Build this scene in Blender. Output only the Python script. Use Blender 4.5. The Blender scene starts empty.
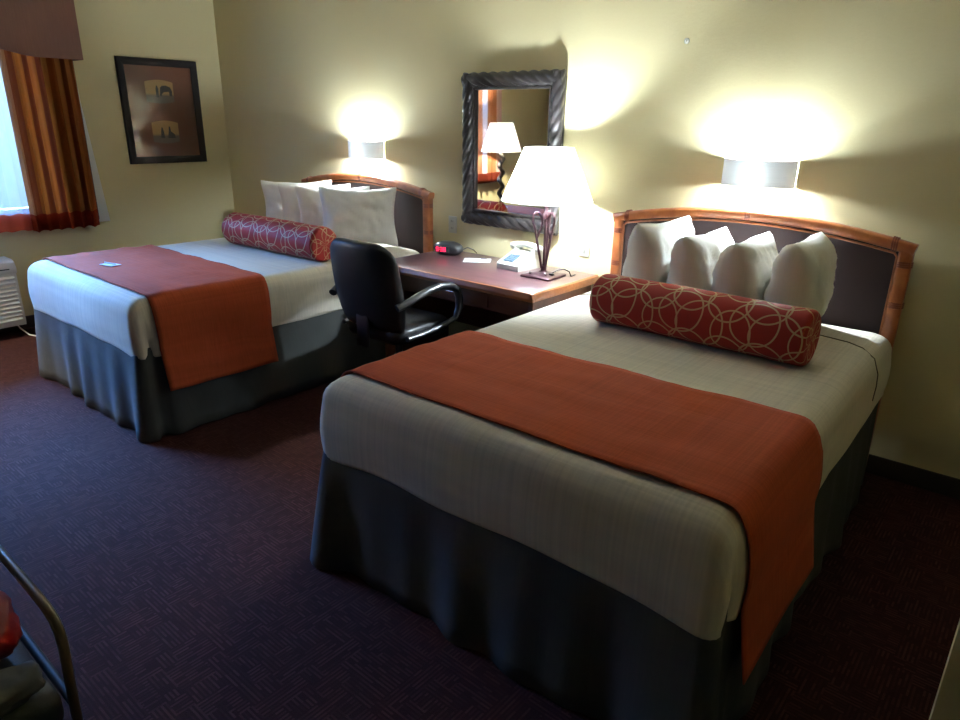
import bpy, bmesh, math, random
from mathutils import Vector, Matrix, noise
PI = math.pi
sc = bpy.context.scene
C = sc.collection

# ------------------------------------------------------------------ camera
CAMP = Vector((6.1008, -3.556, 1.6256))
YAW, PITCH, ROLL, FPX = 0.6981, -0.3406, 0.0160, 680.2
fw = Vector((-math.sin(YAW) * math.cos(PITCH), math.cos(YAW) * math.cos(PITCH), math.sin(PITCH)))
r0 = Vector((math.cos(YAW), math.sin(YAW), 0)); u0 = r0.cross(fw)
rr = math.cos(ROLL) * r0 + math.sin(ROLL) * u0
uu = -math.sin(ROLL) * r0 + math.cos(ROLL) * u0
cd = bpy.data.cameras.new('camera'); cam = bpy.data.objects.new('camera', cd); C.objects.link(cam)
m = Matrix((rr, uu, -fw)).transposed().to_4x4(); m.translation = CAMP
cam.matrix_world = m
cd.sensor_width = 36; cd.lens = FPX / 960 * 36; cd.clip_start = 0.02
sc.camera = cam
# ------------------------------------------------------------------ world + exposure
sc.view_settings.view_transform = 'Standard'; sc.view_settings.look = 'None'
sc.view_settings.gamma = 1; sc.view_settings.use_curve_mapping = False
sc.view_settings.exposure = 0.25
w = bpy.data.worlds.new('sky'); sc.world = w; w.use_nodes = True
bg = w.node_tree.nodes['Background']
# overcast bluish sky above the horizon, dimmer ground below it
wt = w.node_tree; tcw = wt.nodes.new('ShaderNodeTexCoord'); sxw = wt.nodes.new('ShaderNodeSeparateXYZ')
crw = wt.nodes.new('ShaderNodeValToRGB'); wt.links.new(tcw.outputs['Generated'], sxw.inputs[0])
mrw = wt.nodes.new('ShaderNodeMapRange'); mrw.inputs[1].default_value = -1; mrw.inputs[2].default_value = 1
wt.links.new(sxw.outputs[2], mrw.inputs[0]); wt.links.new(mrw.outputs[0], crw.inputs[0]); wt.links.new(crw.outputs[0], bg.inputs[0])
e = crw.color_ramp.elements
e[0].position = .44; e[0].color = (.0016, .0028, .004, 1); e[1].position = .80; e[1].color = (.13, .38, 1.0, 1)
x_ = e.new(.50); x_.color = (.0028, .0052, .008, 1); x_ = e.new(.60); x_.color = (.0040, .0085, .016, 1)
bg.inputs[1].default_value = 290.0
SCONCE_W, LAMP_W, FAR_W = 86.0, 98.0, 150.0
LAMP_COL = (0.73, 0.865, 1.0); FAR_COL = (1.0, 0.91, 0.74)
sc.cycles.max_bounces = 8; sc.cycles.transparent_max_bounces = 12
sc.cycles.sample_clamp_indirect = 20.0
# daylight portal filling the window opening
pl = bpy.data.lights.new('window_portal', 'AREA'); pl.shape = 'RECTANGLE'; pl.size = 2.4; pl.size_y = 1.45
pl.cycles.is_portal = True
po = bpy.data.objects.new('window_portal', pl); C.objects.link(po)
po.location = (-0.13, -2.55, 1.58); po.rotation_euler = (0, -PI / 2, 0); po.rotation_euler = (PI / 2, 0, -PI / 2)

# ------------------------------------------------------------------ materials
def nm(name):
    mt = bpy.data.materials.new(name); mt.use_nodes = True
    nt = mt.node_tree; return mt, nt, nt.nodes['Principled BSDF']
def N(nt, t, **kw):
    n = nt.nodes.new(t)
    for k, v in kw.items(): setattr(n, k, v)
    return n
def basic(name, col, rough=0.6, spec=0.5, metal=0, coat=0, nscale=0, nstr=0.1, var=0.0, vscale=8, dist=0.01, stretch=None):
    mt, nt, b = nm(name)
    b.inputs['Base Color'].default_value = (*col, 1); b.inputs['Roughness'].default_value = rough
    b.inputs['Specular IOR Level'].default_value = spec; b.inputs['Metallic'].default_value = metal
    b.inputs['Coat Weight'].default_value = coat
    tc = N(nt, 'ShaderNodeTexCoord'); src = tc.outputs['Object']
    if stretch:
        mp = N(nt, 'ShaderNodeMapping'); mp.inputs['Scale'].default_value = stretch
        nt.links.new(src, mp.inputs[0]); src = mp.outputs[0]
    if var:
        n = N(nt, 'ShaderNodeTexNoise'); n.inputs['Scale'].default_value = vscale; n.inputs['Detail'].default_value = 5
        nt.links.new(src, n.inputs['Vector'])
        mx = N(nt, 'ShaderNodeMixRGB'); mx.inputs[1].default_value = (*[c * (1 - var) for c in col], 1)
        mx.inputs[2].default_value = (*[min(1, c * (1 + var)) for c in col], 1)
        nt.links.new(n.outputs[0], mx.inputs[0]); nt.links.new(mx.outputs[0], b.inputs['Base Color'])
    if nscale:
        n = N(nt, 'ShaderNodeTexNoise'); n.inputs['Scale'].default_value = nscale; n.inputs['Detail'].default_value = 4
        nt.links.new(src, n.inputs['Vector'])
        bp = N(nt, 'ShaderNodeBump'); bp.inputs['Strength'].default_value = nstr; bp.inputs['Distance'].default_value = dist
        nt.links.new(n.outputs[0], bp.inputs['Height']); nt.links.new(bp.outputs[0], b.inputs['Normal'])
    return mt
def wood(name, c1, c2, rough=0.35, stretch=(1.2, 14, 14), coat=0.3):
    mt, nt, b = nm(name)
    tc = N(nt, 'ShaderNodeTexCoord'); mp = N(nt, 'ShaderNodeMapping'); mp.inputs['Scale'].default_value = stretch
    n = N(nt, 'ShaderNodeTexNoise'); n.inputs['Scale'].default_value = 3; n.inputs['Detail'].default_value = 6; n.inputs['Distortion'].default_value = .6
    cr = N(nt, 'ShaderNodeValToRGB'); cr.color_ramp.elements[0].position = .3; cr.color_ramp.elements[1].position = .7
    cr.color_ramp.elements[0].color = (*c1, 1); cr.color_ramp.elements[1].color = (*c2, 1)
    nt.links.new(tc.outputs['Object'], mp.inputs[0]); nt.links.new(mp.outputs[0], n.inputs['Vector'])
    nt.links.new(n.outputs[0], cr.inputs[0]); nt.links.new(cr.outputs[0], b.inputs['Base Color'])
    b.inputs['Roughness'].default_value = rough; b.inputs['Coat Weight'].default_value = coat; b.inputs['Coat Roughness'].default_value = .25
    return mt
def woven(name, col, line=(900, 260), var=.12, rough=.9, bump=.25):
    """fabric with fine threads both ways"""
    mt, nt, b = nm(name)
    tc = N(nt, 'ShaderNodeTexCoord'); src = tc.outputs['Object']
    outs = []
    for sc_ in ((line[0], 6, 6), (6, line[0], 40)):
        mp = N(nt, 'ShaderNodeMapping'); mp.inputs['Scale'].default_value = [s * .25 for s in sc_]
        nt.links.new(src, mp.inputs[0])
        n = N(nt, 'ShaderNodeTexNoise'); n.inputs['Scale'].default_value = 1.0; n.inputs['Detail'].default_value = 2
        nt.links.new(mp.outputs[0], n.inputs['Vector']); outs.append(n.outputs[0])
    ad = N(nt, 'ShaderNodeMath', operation='ADD'); nt.links.new(outs[0], ad.inputs[0]); nt.links.new(outs[1], ad.inputs[1])
    hf = N(nt, 'ShaderNodeMath', operation='MULTIPLY'); nt.links.new(ad.outputs[0], hf.inputs[0]); hf.inputs[1].default_value = .5
    mr = N(nt, 'ShaderNodeMapRange'); mr.inputs[1].default_value = .3; mr.inputs[2].default_value = .7
    nt.links.new(hf.outputs[0], mr.inputs[0])
    mx = N(nt, 'ShaderNodeMixRGB'); mx.inputs[1].default_value = (*[c * (1 - var) for c in col], 1); mx.inputs[2].default_value = (*[min(1, c * (1 + var)) for c in col], 1)
    nt.links.new(mr.outputs[0], mx.inputs[0]); nt.links.new(mx.outputs[0], b.inputs['Base Color'])
    bp = N(nt, 'ShaderNodeBump'); bp.inputs['Strength'].default_value = bump; bp.inputs['Distance'].default_value = .002
    nt.links.new(hf.outputs[0], bp.inputs['Height']); nt.links.new(bp.outputs[0], b.inputs['Normal'])
    b.inputs['Roughness'].default_value = rough; b.inputs['Specular IOR Level'].default_value = .2
    return mt
def emis(name, col, s):
    mt, nt, b = nm(name); b.inputs['Base Color'].default_value = (*[c * .2 for c in col], 1)
    b.inputs['Emission Color'].default_value = (*col, 1); b.inputs['Emission Strength'].default_value = s; return mt
def cloth_light(name, col, trans, transp=0.0, stripes=None):
    """lampshade / curtain cloth: diffuse + translucent (+ open weave)"""
    mt = bpy.data.materials.new(name); mt.use_nodes = True; nt = mt.node_tree; nt.nodes.clear()
    out = N(nt, 'ShaderNodeOutputMaterial'); d = N(nt, 'ShaderNodeBsdfDiffuse'); t = N(nt, 'ShaderNodeBsdfTranslucent')
    d.inputs[0].default_value = (*col, 1); t.inputs[0].default_value = (*col, 1)
    m1 = N(nt, 'ShaderNodeMixShader'); m1.inputs[0].default_value = trans
    nt.links.new(d.outputs[0], m1.inputs[1]); nt.links.new(t.outputs[0], m1.inputs[2]); last = m1
    if transp:
        tr = N(nt, 'ShaderNodeBsdfTransparent'); m2 = N(nt, 'ShaderNodeMixShader'); m2.inputs[0].default_value = transp
        nt.links.new(m1.outputs[0], m2.inputs[1]); nt.links.new(tr.outputs[0], m2.inputs[2]); last = m2
    nt.links.new(last.outputs[0], out.inputs[0])
    if stripes:
        uv = N(nt, 'ShaderNodeUVMap'); sx = N(nt, 'ShaderNodeSeparateXYZ'); nt.links.new(uv.outputs[0], sx.inputs[0])
        ml = N(nt, 'ShaderNodeMath', operation='MULTIPLY'); ml.inputs[1].default_value = stripes['rep']; nt.links.new(sx.outputs[0], ml.inputs[0])
        fr = N(nt, 'ShaderNodeMath', operation='FRACT'); nt.links.new(ml.outputs[0], fr.inputs[0])
        cr = N(nt, 'ShaderNodeValToRGB'); cr.color_ramp.interpolation = 'CONSTANT'
        for i, (p, c_) in enumerate(stripes['cols']):
            e = cr.color_ramp.elements[i] if i < 2 else cr.color_ramp.elements.new(p)
            e.position = p; e.color = (*c_, 1)
        nt.links.new(fr.outputs[0], cr.inputs[0])
        lt = N(nt, 'ShaderNodeMath', operation='LESS_THAN'); lt.inputs[1].default_value = stripes['hem']; nt.links.new(sx.outputs[1], lt.inputs[0])
        mx = N(nt, 'ShaderNodeMixRGB'); nt.links.new(lt.outputs[0], mx.inputs[0]); nt.links.new(cr.outputs[0], mx.inputs[1]); mx.inputs[2].default_value = (*stripes['hemcol'], 1)
        nt.links.new(mx.outputs[0], d.inputs[0]); nt.links.new(mx.outputs[0], t.inputs[0])
        if transp:   # the hem is a denser weave
            sb = N(nt, 'ShaderNodeMath', operation='SUBTRACT'); sb.inputs[0].default_value = 1; nt.links.new(lt.outputs[0], sb.inputs[1])
            mm = N(nt, 'ShaderNodeMath', operation='MULTIPLY'); mm.inputs[1].default_value = transp; nt.links.new(sb.outputs[0], mm.inputs[0])
            nt.links.new(mm.outputs[0], m2.inputs[0])
    return mt
def thin_glass(name, gl=.06):
    mt = bpy.data.materials.new(name); mt.use_nodes = True; nt = mt.node_tree; nt.nodes.clear()
    out = N(nt, 'ShaderNodeOutputMaterial'); tr = N(nt, 'ShaderNodeBsdfTransparent'); g = N(nt, 'ShaderNodeBsdfGlossy'); g.inputs['Roughness'].default_value = .03
    fr = N(nt, 'ShaderNodeLayerWeight'); fr.inputs[0].default_value = .36
    mx = N(nt, 'ShaderNodeMixShader'); nt.links.new(fr.outputs['Fresnel'], mx.inputs[0])
    nt.links.new(tr.outputs[0], mx.inputs[1]); nt.links.new(g.outputs[0], mx.inputs[2]); nt.links.new(mx.outputs[0], out.inputs[0])
    return mt
def carpet_mat():
    mt, nt, b = nm('carpet'); L = nt.links
    tc = N(nt, 'ShaderNodeTexCoord')
    def val(op, a, bb=None):
        n = N(nt, 'ShaderNodeMath', operation=op)
        for i, x in enumerate((a, bb)):
            if x is None: continue
            if isinstance(x, (int, float)): n.inputs[i].default_value = x
            else: L.new(x, n.inputs[i])
        return n.outputs[0]
    sx = N(nt, 'ShaderNodeSeparateXYZ'); L.new(tc.outputs['Object'], sx.inputs[0])
    X, Y = sx.outputs[0], sx.outputs[1]
    cell = .066
    cx = val('FLOOR', val('DIVIDE', X, cell)); cy = val('FLOOR', val('DIVIDE', Y, cell * .8))
    cv = N(nt, 'ShaderNodeCombineXYZ'); L.new(cx, cv.inputs[0]); L.new(cy, cv.inputs[1])
    wn = N(nt, 'ShaderNodeTexWhiteNoise', noise_dimensions='3D'); L.new(cv.outputs[0], wn.inputs[0])
    rnd = wn.outputs['Value']
    dirn = val('GREATER_THAN', rnd, .45)
    def stripes(co, other, per, seed):
        row = val('FLOOR', val('DIVIDE', co, per))
        f = val('FRACT', val('DIVIDE', co, per))
        c2 = N(nt, 'ShaderNodeCombineXYZ'); L.new(row, c2.inputs[0]); L.new(val('FLOOR', val('DIVIDE', other, .033)), c2.inputs[1]); c2.inputs[2].default_value = seed
        w2 = N(nt, 'ShaderNodeTexWhiteNoise', noise_dimensions='3D'); L.new(c2.outputs[0], w2.inputs[0])
        return val('MULTIPLY', val('GREATER_THAN', f, .5), val('POWER', w2.outputs['Value'], 1.2))
    s1 = stripes(Y, X, .0132, 1); s2 = stripes(X, Y, .0132, 5)
    mxs = N(nt, 'ShaderNodeMix', data_type='FLOAT'); L.new(dirn, mxs.inputs[0]); L.new(s1, mxs.inputs[2]); L.new(s2, mxs.inputs[3])
    nz = N(nt, 'ShaderNodeTexNoise'); nz.inputs['Scale'].default_value = 3.0; nz.inputs['Detail'].default_value = 3; L.new(tc.outputs['Object'], nz.inputs['Vector'])
    a = val('MULTIPLY', mxs.outputs[0], val('ADD', val('MULTIPLY', nz.outputs[0], .9), .25))
    cr = N(nt, 'ShaderNodeMixRGB'); L.new(a, cr.inputs[0])
    cr.inputs[1].default_value = (.028, .0085, .007, 1); cr.inputs[2].default_value = (.074, .028, .024, 1)
    L.new(cr.outputs[0], b.inputs['Base Color']); b.inputs['Roughness'].default_value = .95; b.inputs['Specular IOR Level'].default_value = .1
    fn = N(nt, 'ShaderNodeTexNoise'); fn.inputs['Scale'].default_value = 350; L.new(tc.outputs['Object'], fn.inputs['Vector'])
    bp = N(nt, 'ShaderNodeBump'); bp.inputs['Strength'].default_value = .5; bp.inputs['Distance'].default_value = .004
    L.new(fn.outputs[0], bp.inputs['Height']); L.new(bp.outputs[0], b.inputs['Normal'])
    return mt
def ring_mat(name, base, ring):
    """red cloth with overlapping beige circles; UV in metres"""
    mt, nt, b = nm(name); L = nt.links
    uv = N(nt, 'ShaderNodeUVMap')
    def M_(op, a, bb=None):
        n = N(nt, 'ShaderNodeMath', operation=op)
        for i, x in enumerate((a, bb)):
            if x is None: continue
            if isinstance(x, (int, float)): n.inputs[i].default_value = x
            else: L.new(x, n.inputs[i])
        return n.outputs[0]
    tot = None
    for (ox, oy, cw, ch, R, kx) in ((0, 0, .30, .2304, .098, 1), (.085, .045, .30, .2304, .092, 1.0), (.17, -.01, .30, .2304, .09, 1.15), (.055, .125, .30, .2304, .075, .9), (.20, .115, .30, .2304, .085, 1.0)):
        mp = N(nt, 'ShaderNodeMapping'); mp.inputs['Location'].default_value = (ox / cw, oy / ch, 0); mp.inputs['Scale'].default_value = (1 / cw, 1 / ch, 0)
        L.new(uv.outputs[0], mp.inputs[0])
        fr = N(nt, 'ShaderNodeVectorMath', operation='FRACTION'); L.new(mp.outputs[0], fr.inputs[0])
        sb = N(nt, 'ShaderNodeVectorMath', operation='SUBTRACT'); L.new(fr.outputs[0], sb.inputs[0]); sb.inputs[1].default_value = (.5, .5, 0)
        ml = N(nt, 'ShaderNodeVectorMath', operation='MULTIPLY'); L.new(sb.outputs[0], ml.inputs[0]); ml.inputs[1].default_value = (cw * kx, ch, 0)
        ln = N(nt, 'ShaderNodeVectorMath', operation='LENGTH'); L.new(ml.outputs[0], ln.inputs[0])
        dd = M_('ABSOLUTE', M_('SUBTRACT', ln.outputs['Value'], R))
        hit = M_('LESS_THAN', dd, .0034)
        tot = hit if tot is None else M_('MAXIMUM', tot, hit)
    mx = N(nt, 'ShaderNodeMixRGB'); L.new(tot, mx.inputs[0]); mx.inputs[1].default_value = (*base, 1); mx.inputs[2].default_value = (*ring, 1)
    L.new(mx.outputs[0], b.inputs['Base Color']); b.inputs['Roughness'].default_value = .6; b.inputs['Specular IOR Level'].default_value = .25
    return mt
def art_mat():
    """small sepia scene: pale ochre sky above grey ground; UV 0..1"""
    mt, nt, b = nm('sepia_print'); L = nt.links
    uv = N(nt, 'ShaderNodeUVMap'); sx = N(nt, 'ShaderNodeSeparateXYZ'); L.new(uv.outputs[0], sx.inputs[0])
    cr = N(nt, 'ShaderNodeValToRGB'); e = cr.color_ramp.elements
    e[0].position = .30; e[0].color = (.17, .11, .08, 1); e[1].position = .42; e[1].color = (.52, .30, .10, 1)
    L.new(sx.outputs[1], cr.inputs[0]); L.new(cr.outputs[0], b.inputs['Base Color']); b.inputs['Roughness'].default_value = .6
    return mt

MT = dict(
    wall=basic('wall_paint', (.61, .525, .295), .85, .2, nscale=55, nstr=.25, var=.03, vscale=1.5, dist=.004),
    ceil=basic('ceiling_paint', (.50, .46, .36), .9, .2, nscale=40, nstr=.3, dist=.006),
    base=basic('dark_baseboard', (.025, .018, .015), .5, var=.1),
    carpet=carpet_mat(),
    cover=woven('coverlet_cloth', (.70, .64, .52), line=(420, 0), var=.13, bump=.5),
    sheet=woven('pillow_cloth', (.84, .82, .76), line=(900, 0), var=.03, bump=.1),
    skirt=woven('bed_skirt_cloth', (.060, .062, .058), line=(800, 0), var=.08),
    runner=woven('rust_runner_cloth', (.40, .075, .026), line=(700, 0), var=.2, bump=.5),
    seam=basic('seam_thread', (.16, .13, .09), .9),
    rattan=wood('rattan_wood', (.30, .075, .02), (.46, .15, .045), .35, (4, 4, 4)),
    wrap=basic('binding_wood', (.20, .045, .015), .4, coat=.3),
    panel=basic('brown_leather', (.04, .022, .022), .6, .3, nscale=180, nstr=.2, var=.15, vscale=5, dist=.002),
    desk_top=wood('desk_laminate', (.10, .043, .045), (.145, .066, .068), .28, (1.2, 9, 9), .5),
    desk_edge=wood('desk_edge_wood', (.26, .075, .02), (.38, .13, .04), .3, (1.2, 10, 10), .4),
    desk_dark=wood('desk_dark_wood', (.07, .022, .010), (.11, .035, .016), .45, (1.2, 9, 9), .1),
    leather=basic('black_leather', (.006, .006, .007), .5, .25, nscale=120, nstr=.25, dist=.002, coat=.1),
    plastic=basic('black_plastic', (.018, .018, .02), .3, .5, nscale=60, nstr=.05),
    chrome=basic('steel', (.55, .55, .56), .25, metal=1, nscale=30, nstr=.02),
    pewter=basic('pewter_frame', (.030, .025, .023), .30, .45, metal=.3, nscale=40, nstr=.35, var=.35, vscale=20, dist=.004),
    mirror=basic('mirror_silver', (.90, .92, .90), .02, metal=1, nscale=2, nstr=.002),
    shade_far=cloth_light('far_lampshade_linen', (.95, .94, .90), .45),
    shade=cloth_light('lampshade_linen', (.94, .93, .88), .50),
    sconce=cloth_light('sconce_glass', (.90, .91, .88), .0040),
    lampiron=basic('purple_brown_iron', (.10, .045, .055), .32, .5, metal=.5, var=.2, vscale=20, nscale=30, nstr=.1),
    bulb=emis('bulb_glow', (1, .93, .8), 14),
    white_pl=basic('white_plastic', (.72, .72, .68), .35, nscale=30, nstr=.02),
    cream_pl=basic('cream_plastic', (.50, .49, .42), .45, nscale=30, nstr=.02),
    dark_slot=basic('dark_slot', (.02, .02, .02), .6),
    bluelcd=basic('blue_grey_panel', (.07, .11, .15), .4),
    red_led=emis('red_led', (1, .02, .08), 3),
    paper=basic('paper_white', (.80, .82, .86), .5, nscale=20, nstr=.02),
    ink=basic('blue_ink', (.02, .05, .25), .5),
    valance=woven('valance_cloth', (.20, .105, .08), line=(500, 0), var=.1),
    black_lining=basic('dark_lining', (.02, .02, .022), .8),
    white_lining=cloth_light('white_lining', (.8, .8, .78), .3),
    curtain=cloth_light('striped_curtain', (.7, .3, .1), .5, .02, stripes=dict(rep=1, hem=.085, hemcol=(.24, .03, .012), cols=[
        (0, (0.432, 0.186, 0.080)), (.09, (0.259, 0.068, 0.020)), (.17, (0.396, 0.130, 0.025)), (.30, (0.230, 0.056, 0.015)), (.36, (0.418, 0.136, 0.030)), (.47, (0.259, 0.068, 0.025)), (.55, (0.446, 0.174, 0.040)), (.63, (0.302, 0.081, 0.020)), (.74, (0.446, 0.174, 0.045)), (.82, (0.245, 0.062, 0.020)), (.88, (0.432, 0.155, 0.040)), (.95, (0.346, 0.105, 0.030))])),
    curtain_far=cloth_light('striped_curtain_far', (.7, .3, .1), .5, .02, stripes=dict(rep=1, hem=.085, hemcol=(.16, .028, .014), cols=[
        (0, (.50, .32, .28)), (.2, (.36, .14, .06)), (.45, (.56, .46, .42)), (.72, (.38, .17, .09))])),
    sheer=cloth_light('sheer_white', (.86, .86, .84), .035, .62, stripes=dict(rep=6, hem=.085, hemcol=(.55, .10, .06), cols=[
        (0, (.86, .86, .86)), (.25, (.80, .82, .86)), (.5, (.88, .88, .88)), (.75, (.80, .80, .84))])),
    frame_white=basic('white_window_frame', (.75, .75, .73), .4),
    glass=thin_glass('window_glass'),
    pic_frame=basic('dark_picture_frame', (.012, .008, .008), .6, .2, nscale=30, nstr=.05),
    mat_red=basic('red_brown_mount', (.20, .065, .035), .8, nscale=100, nstr=.1, var=.08),
    art=art_mat(),
    silhouette=basic('silhouette_ink', (.035, .028, .03), .7),
    bag=basic('dark_bag_cloth', (.012, .012, .012), .55, nscale=200, nstr=.3, dist=.002),
    bagrim=basic('olive_brown_trim', (.20, .13, .06), .3, coat=.3),
    redcloth=basic('red_glossy_cloth', (.38, .018, .010), .35, .5, nscale=6, nstr=.5, dist=.02),
    greycloth=basic('grey_cloth', (.12, .125, .115), .8, nscale=9, nstr=.6, dist=.02),
    tablew=wood('side_table_wood', (.09, .03, .015), (.15, .05, .02), .35),
)
MT['bolster'] = ring_mat('ringed_red_cloth', (.30, .018, .014), (.46, .30, .17))

# ------------------------------------------------------------------ mesh helpers
class MB:
    def __init__(s): s.bm = bmesh.new(); s.uv = None
    def box(s, x0, x1, y0, y1, z0, z1, bev=0, seg=2, mat=None):
        r = bmesh.ops.create_cube(s.bm, size=1)['verts']
        for v in r:
            v.co = Vector(((x0 + x1) / 2 + v.co.x * (x1 - x0), (y0 + y1) / 2 + v.co.y * (y1 - y0), (z0 + z1) / 2 + v.co.z * (z1 - z0)))
            if mat: v.co = mat @ v.co
        if bev:
            es = list({e for v in r for e in v.link_edges})
            bmesh.ops.bevel(s.bm, geom=es, offset=bev, segments=seg, profile=.5, affect='EDGES')
        return s
    def rings(s, loops, cap0=True, cap1=True, closed=True, uvf=None):
        vs = [[s.bm.verts.new(p) for p in l] for l in loops]
        n = len(vs[0])
        for a, b in zip(vs, vs[1:]):
            for i in range(n if closed else n - 1):
                j = (i + 1) % n
                s.bm.faces.new((a[i], a[j], b[j], b[i]))
        if cap0: s.bm.faces.new(vs[0][::-1])
        if cap1: s.bm.faces.new(vs[-1])
        return vs
    def tube(s, path, rad, n=10, closed=False, flat=1.0, cap=True):
        path = [Vector(p) for p in path]; k = len(path)
        rf = rad if callable(rad) else (lambda i: rad)
        loops = []; up = None
        for i, p in enumerate(path):
            if closed: t = path[(i + 1) % k] - path[i - 1]
            else: t = path[min(i + 1, k - 1)] - path[max(i - 1, 0)]
            t.normalize()
            if up is None:
                up = Vector((0, 0, 1)) if abs(t.z) < .9 else Vector((1, 0, 0))
            sd = t.cross(up).normalized(); up = sd.cross(t).normalized()
            R = rf(i)
            loops.append([p + (sd * math.cos(a) * flat + up * math.sin(a)) * R for a in [2 * PI * q / n for q in range(n)]])
        if closed:
            loops.append(loops[0]); s.rings(loops, False, False)
            bmesh.ops.remove_doubles(s.bm, verts=s.bm.verts[:], dist=1e-6)
        else: s.rings(loops, cap, cap)
        return s
    def sqtube(s, path, side, a, b, p=.45, n=20):
        """squarish section swept along a path lying in a vertical plane; a = half width in plane, b = half depth along y"""
        path = [Vector(q) for q in path]; k = len(path); loops = []
        for i, q in enumerate(path):
            t = (path[min(i + 1, k - 1)] - path[max(i - 1, 0)]).normalized(); u = Vector((0, 1, 0)); v = t.cross(u).normalized()
            loops.append([q + u * b * math.copysign(abs(math.cos(h)) ** p, math.cos(h)) + v * a * math.copysign(abs(math.sin(h)) ** p, math.sin(h)) for h in [2 * PI * g / n for g in range(n)]])
        s.rings(loops); return s
    def lathe(s, prof, c=(0, 0, 0), n=24, axis='z', cap0=True, cap1=True):
        loops = []
        for r, h in prof:
            l = []
            for q in range(n):
                a = 2 * PI * q / n
                if axis == 'z': p = (c[0] + r * math.cos(a), c[1] + r * math.sin(a), c[2] + h)
                elif axis == 'y': p = (c[0] + r * math.cos(a), c[1] + h, c[2] - r * math.sin(a))
                else: p = (c[0] + h, c[1] + r * math.cos(a), c[2] + r * math.sin(a))
                l.append(p)
            loops.append(l)
        s.rings(loops, cap0, cap1); return s
    def ball(s, c, r, sc_=(1, 1, 1), n=16):
        M = Matrix.Translation(c) @ Matrix.Diagonal((*[r * k for k in sc_], 1))
        bmesh.ops.create_uvsphere(s.bm, u_segments=n, v_segments=max(6, n // 2), radius=1, matrix=M); return s
    def prism(s, pts, y0, y1, plane='xz'):
        """extrude outline pts between y0 and y1 along the remaining axis"""
        def P(a, b, h): return (a, h, b) if plane == 'xz' else ((h, a, b) if plane == 'yz' else (a, b, h))
        s.rings([[P(a, b, y0) for a, b in pts], [P(a, b, y1) for a, b in pts]]); return s
    def xf(s, M):
        bmesh.ops.transform(s.bm, matrix=M, verts=s.bm.verts[:]); return s
    def build(s, name, mat, parent=None, angle=40, solid=0, subsurf=0):
        bmesh.ops.recalc_face_normals(s.bm, faces=s.bm.faces[:]) if not solid else None
        me = bpy.data.meshes.new(name); s.bm.to_mesh(me); s.bm.free()
        me.materials.append(MT[mat] if isinstance(mat, str) else mat)
        me.shade_smooth(); me.set_sharp_from_angle(angle=math.radians(angle))
        o = bpy.data.objects.new(name, me); C.objects.link(o)
        if parent: o.parent = parent
        if solid:
            md = o.modifiers.new('thickness', 'SOLIDIFY'); md.thickness = solid; md.offset = 0
        if subsurf:
            md = o.modifiers.new('smooth', 'SUBSURF'); md.levels = subsurf; md.render_levels = subsurf
        return o
def tag(o, label, cat, group=None):
    o['label'] = label; o['category'] = cat
    if group: o['group'] = group
    return o
def empty(name, loc, rz=0):
    o = bpy.data.objects.new(name, None); C.objects.link(o); o.location = loc; o.rotation_euler = (0, 0, rz)
    o.empty_display_size = .1; return o
def place(o, loc, rz=0, ry=0, rx=0):
    o.location = loc; o.rotation_euler = (rx, ry, rz); return o
def struct(o): o['kind'] = 'structure'; return o
def rrect(hw, hl, rc, nc=5, ns=10, cx=0, cy=0):
    """rounded rectangle outline (ccw) as (x, y, s) with s = running index"""
    pts = []
    cs = [(hw - rc, hl - rc, 0), (-(hw - rc), hl - rc, PI / 2), (-(hw - rc), -(hl - rc), PI), (hw - rc, -(hl - rc), 3 * PI / 2)]
    for k, (x, y, a0) in enumerate(cs):
        for q in range(nc + 1):
            a = a0 + PI / 2 * q / nc; pts.append((cx + x + rc * math.cos(a), cy + y + rc * math.sin(a)))
        nx, ny, na = cs[(k + 1) % 4]
        a = a0 + PI / 2; p0 = (x + rc * math.cos(a), y + rc * math.sin(a)); p1 = (nx + rc * math.cos(na), ny + rc * math.sin(na))
        for q in range(1, ns):
            t = q / ns; pts.append((cx + p0[0] * (1 - t) + p1[0] * t, cy + p0[1] * (1 - t) + p1[1] * t))
    return pts
def nz(x, y, z, s=1): return noise.noise(Vector((x * s, y * s, z * s)))

# ------------------------------------------------------------------ room shell
RX, RY, RZ = 6.9, -8.0, 2.62
b = MB().box(-.15, RX + .15, RY - .15, .15, -.1, 0); struct(b.build('floor', 'carpet'))
b = MB().box(-.15, RX + .15, RY - .15, .15, RZ, RZ + .1); struct(b.build('ceiling', 'ceil'))
b = MB().box(-.15, RX + .15, 0, .15, 0, RZ); struct(b.build('wall_back', 'wall'))
b = MB().box(RX, RX + .15, RY, 0, 0, RZ); struct(b.build('wall_right', 'wall'))
b = MB().box(-.15, RX + .15, RY - .15, RY, 0, RZ); struct(b.build('wall_front', 'wall'))
WY0, WY1, WZ0, WZ1 = -3.78, -1.36, .86, 2.3
b = MB().box(-.15, 0, WY1, 0, 0, RZ).box(-.15, 0, RY, WY0, 0, RZ).box(-.15, 0, WY0, WY1, 0, WZ0).box(-.15, 0, WY0, WY1, WZ1, RZ)
struct(b.build('wall_left', 'wall'))
b = MB().box(6.122, RX, -2.42, -2.30, 0, RZ); struct(b.build('wall_partition', 'wall'))
b = MB().box(0.0, RX, -.014, 0, 0, .097, .003); struct(b.build('baseboard_back', 'base'))
b = MB().box(0, .014, RY, -.014, 0, .097, .003); struct(b.build('baseboard_left', 'base'))
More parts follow.
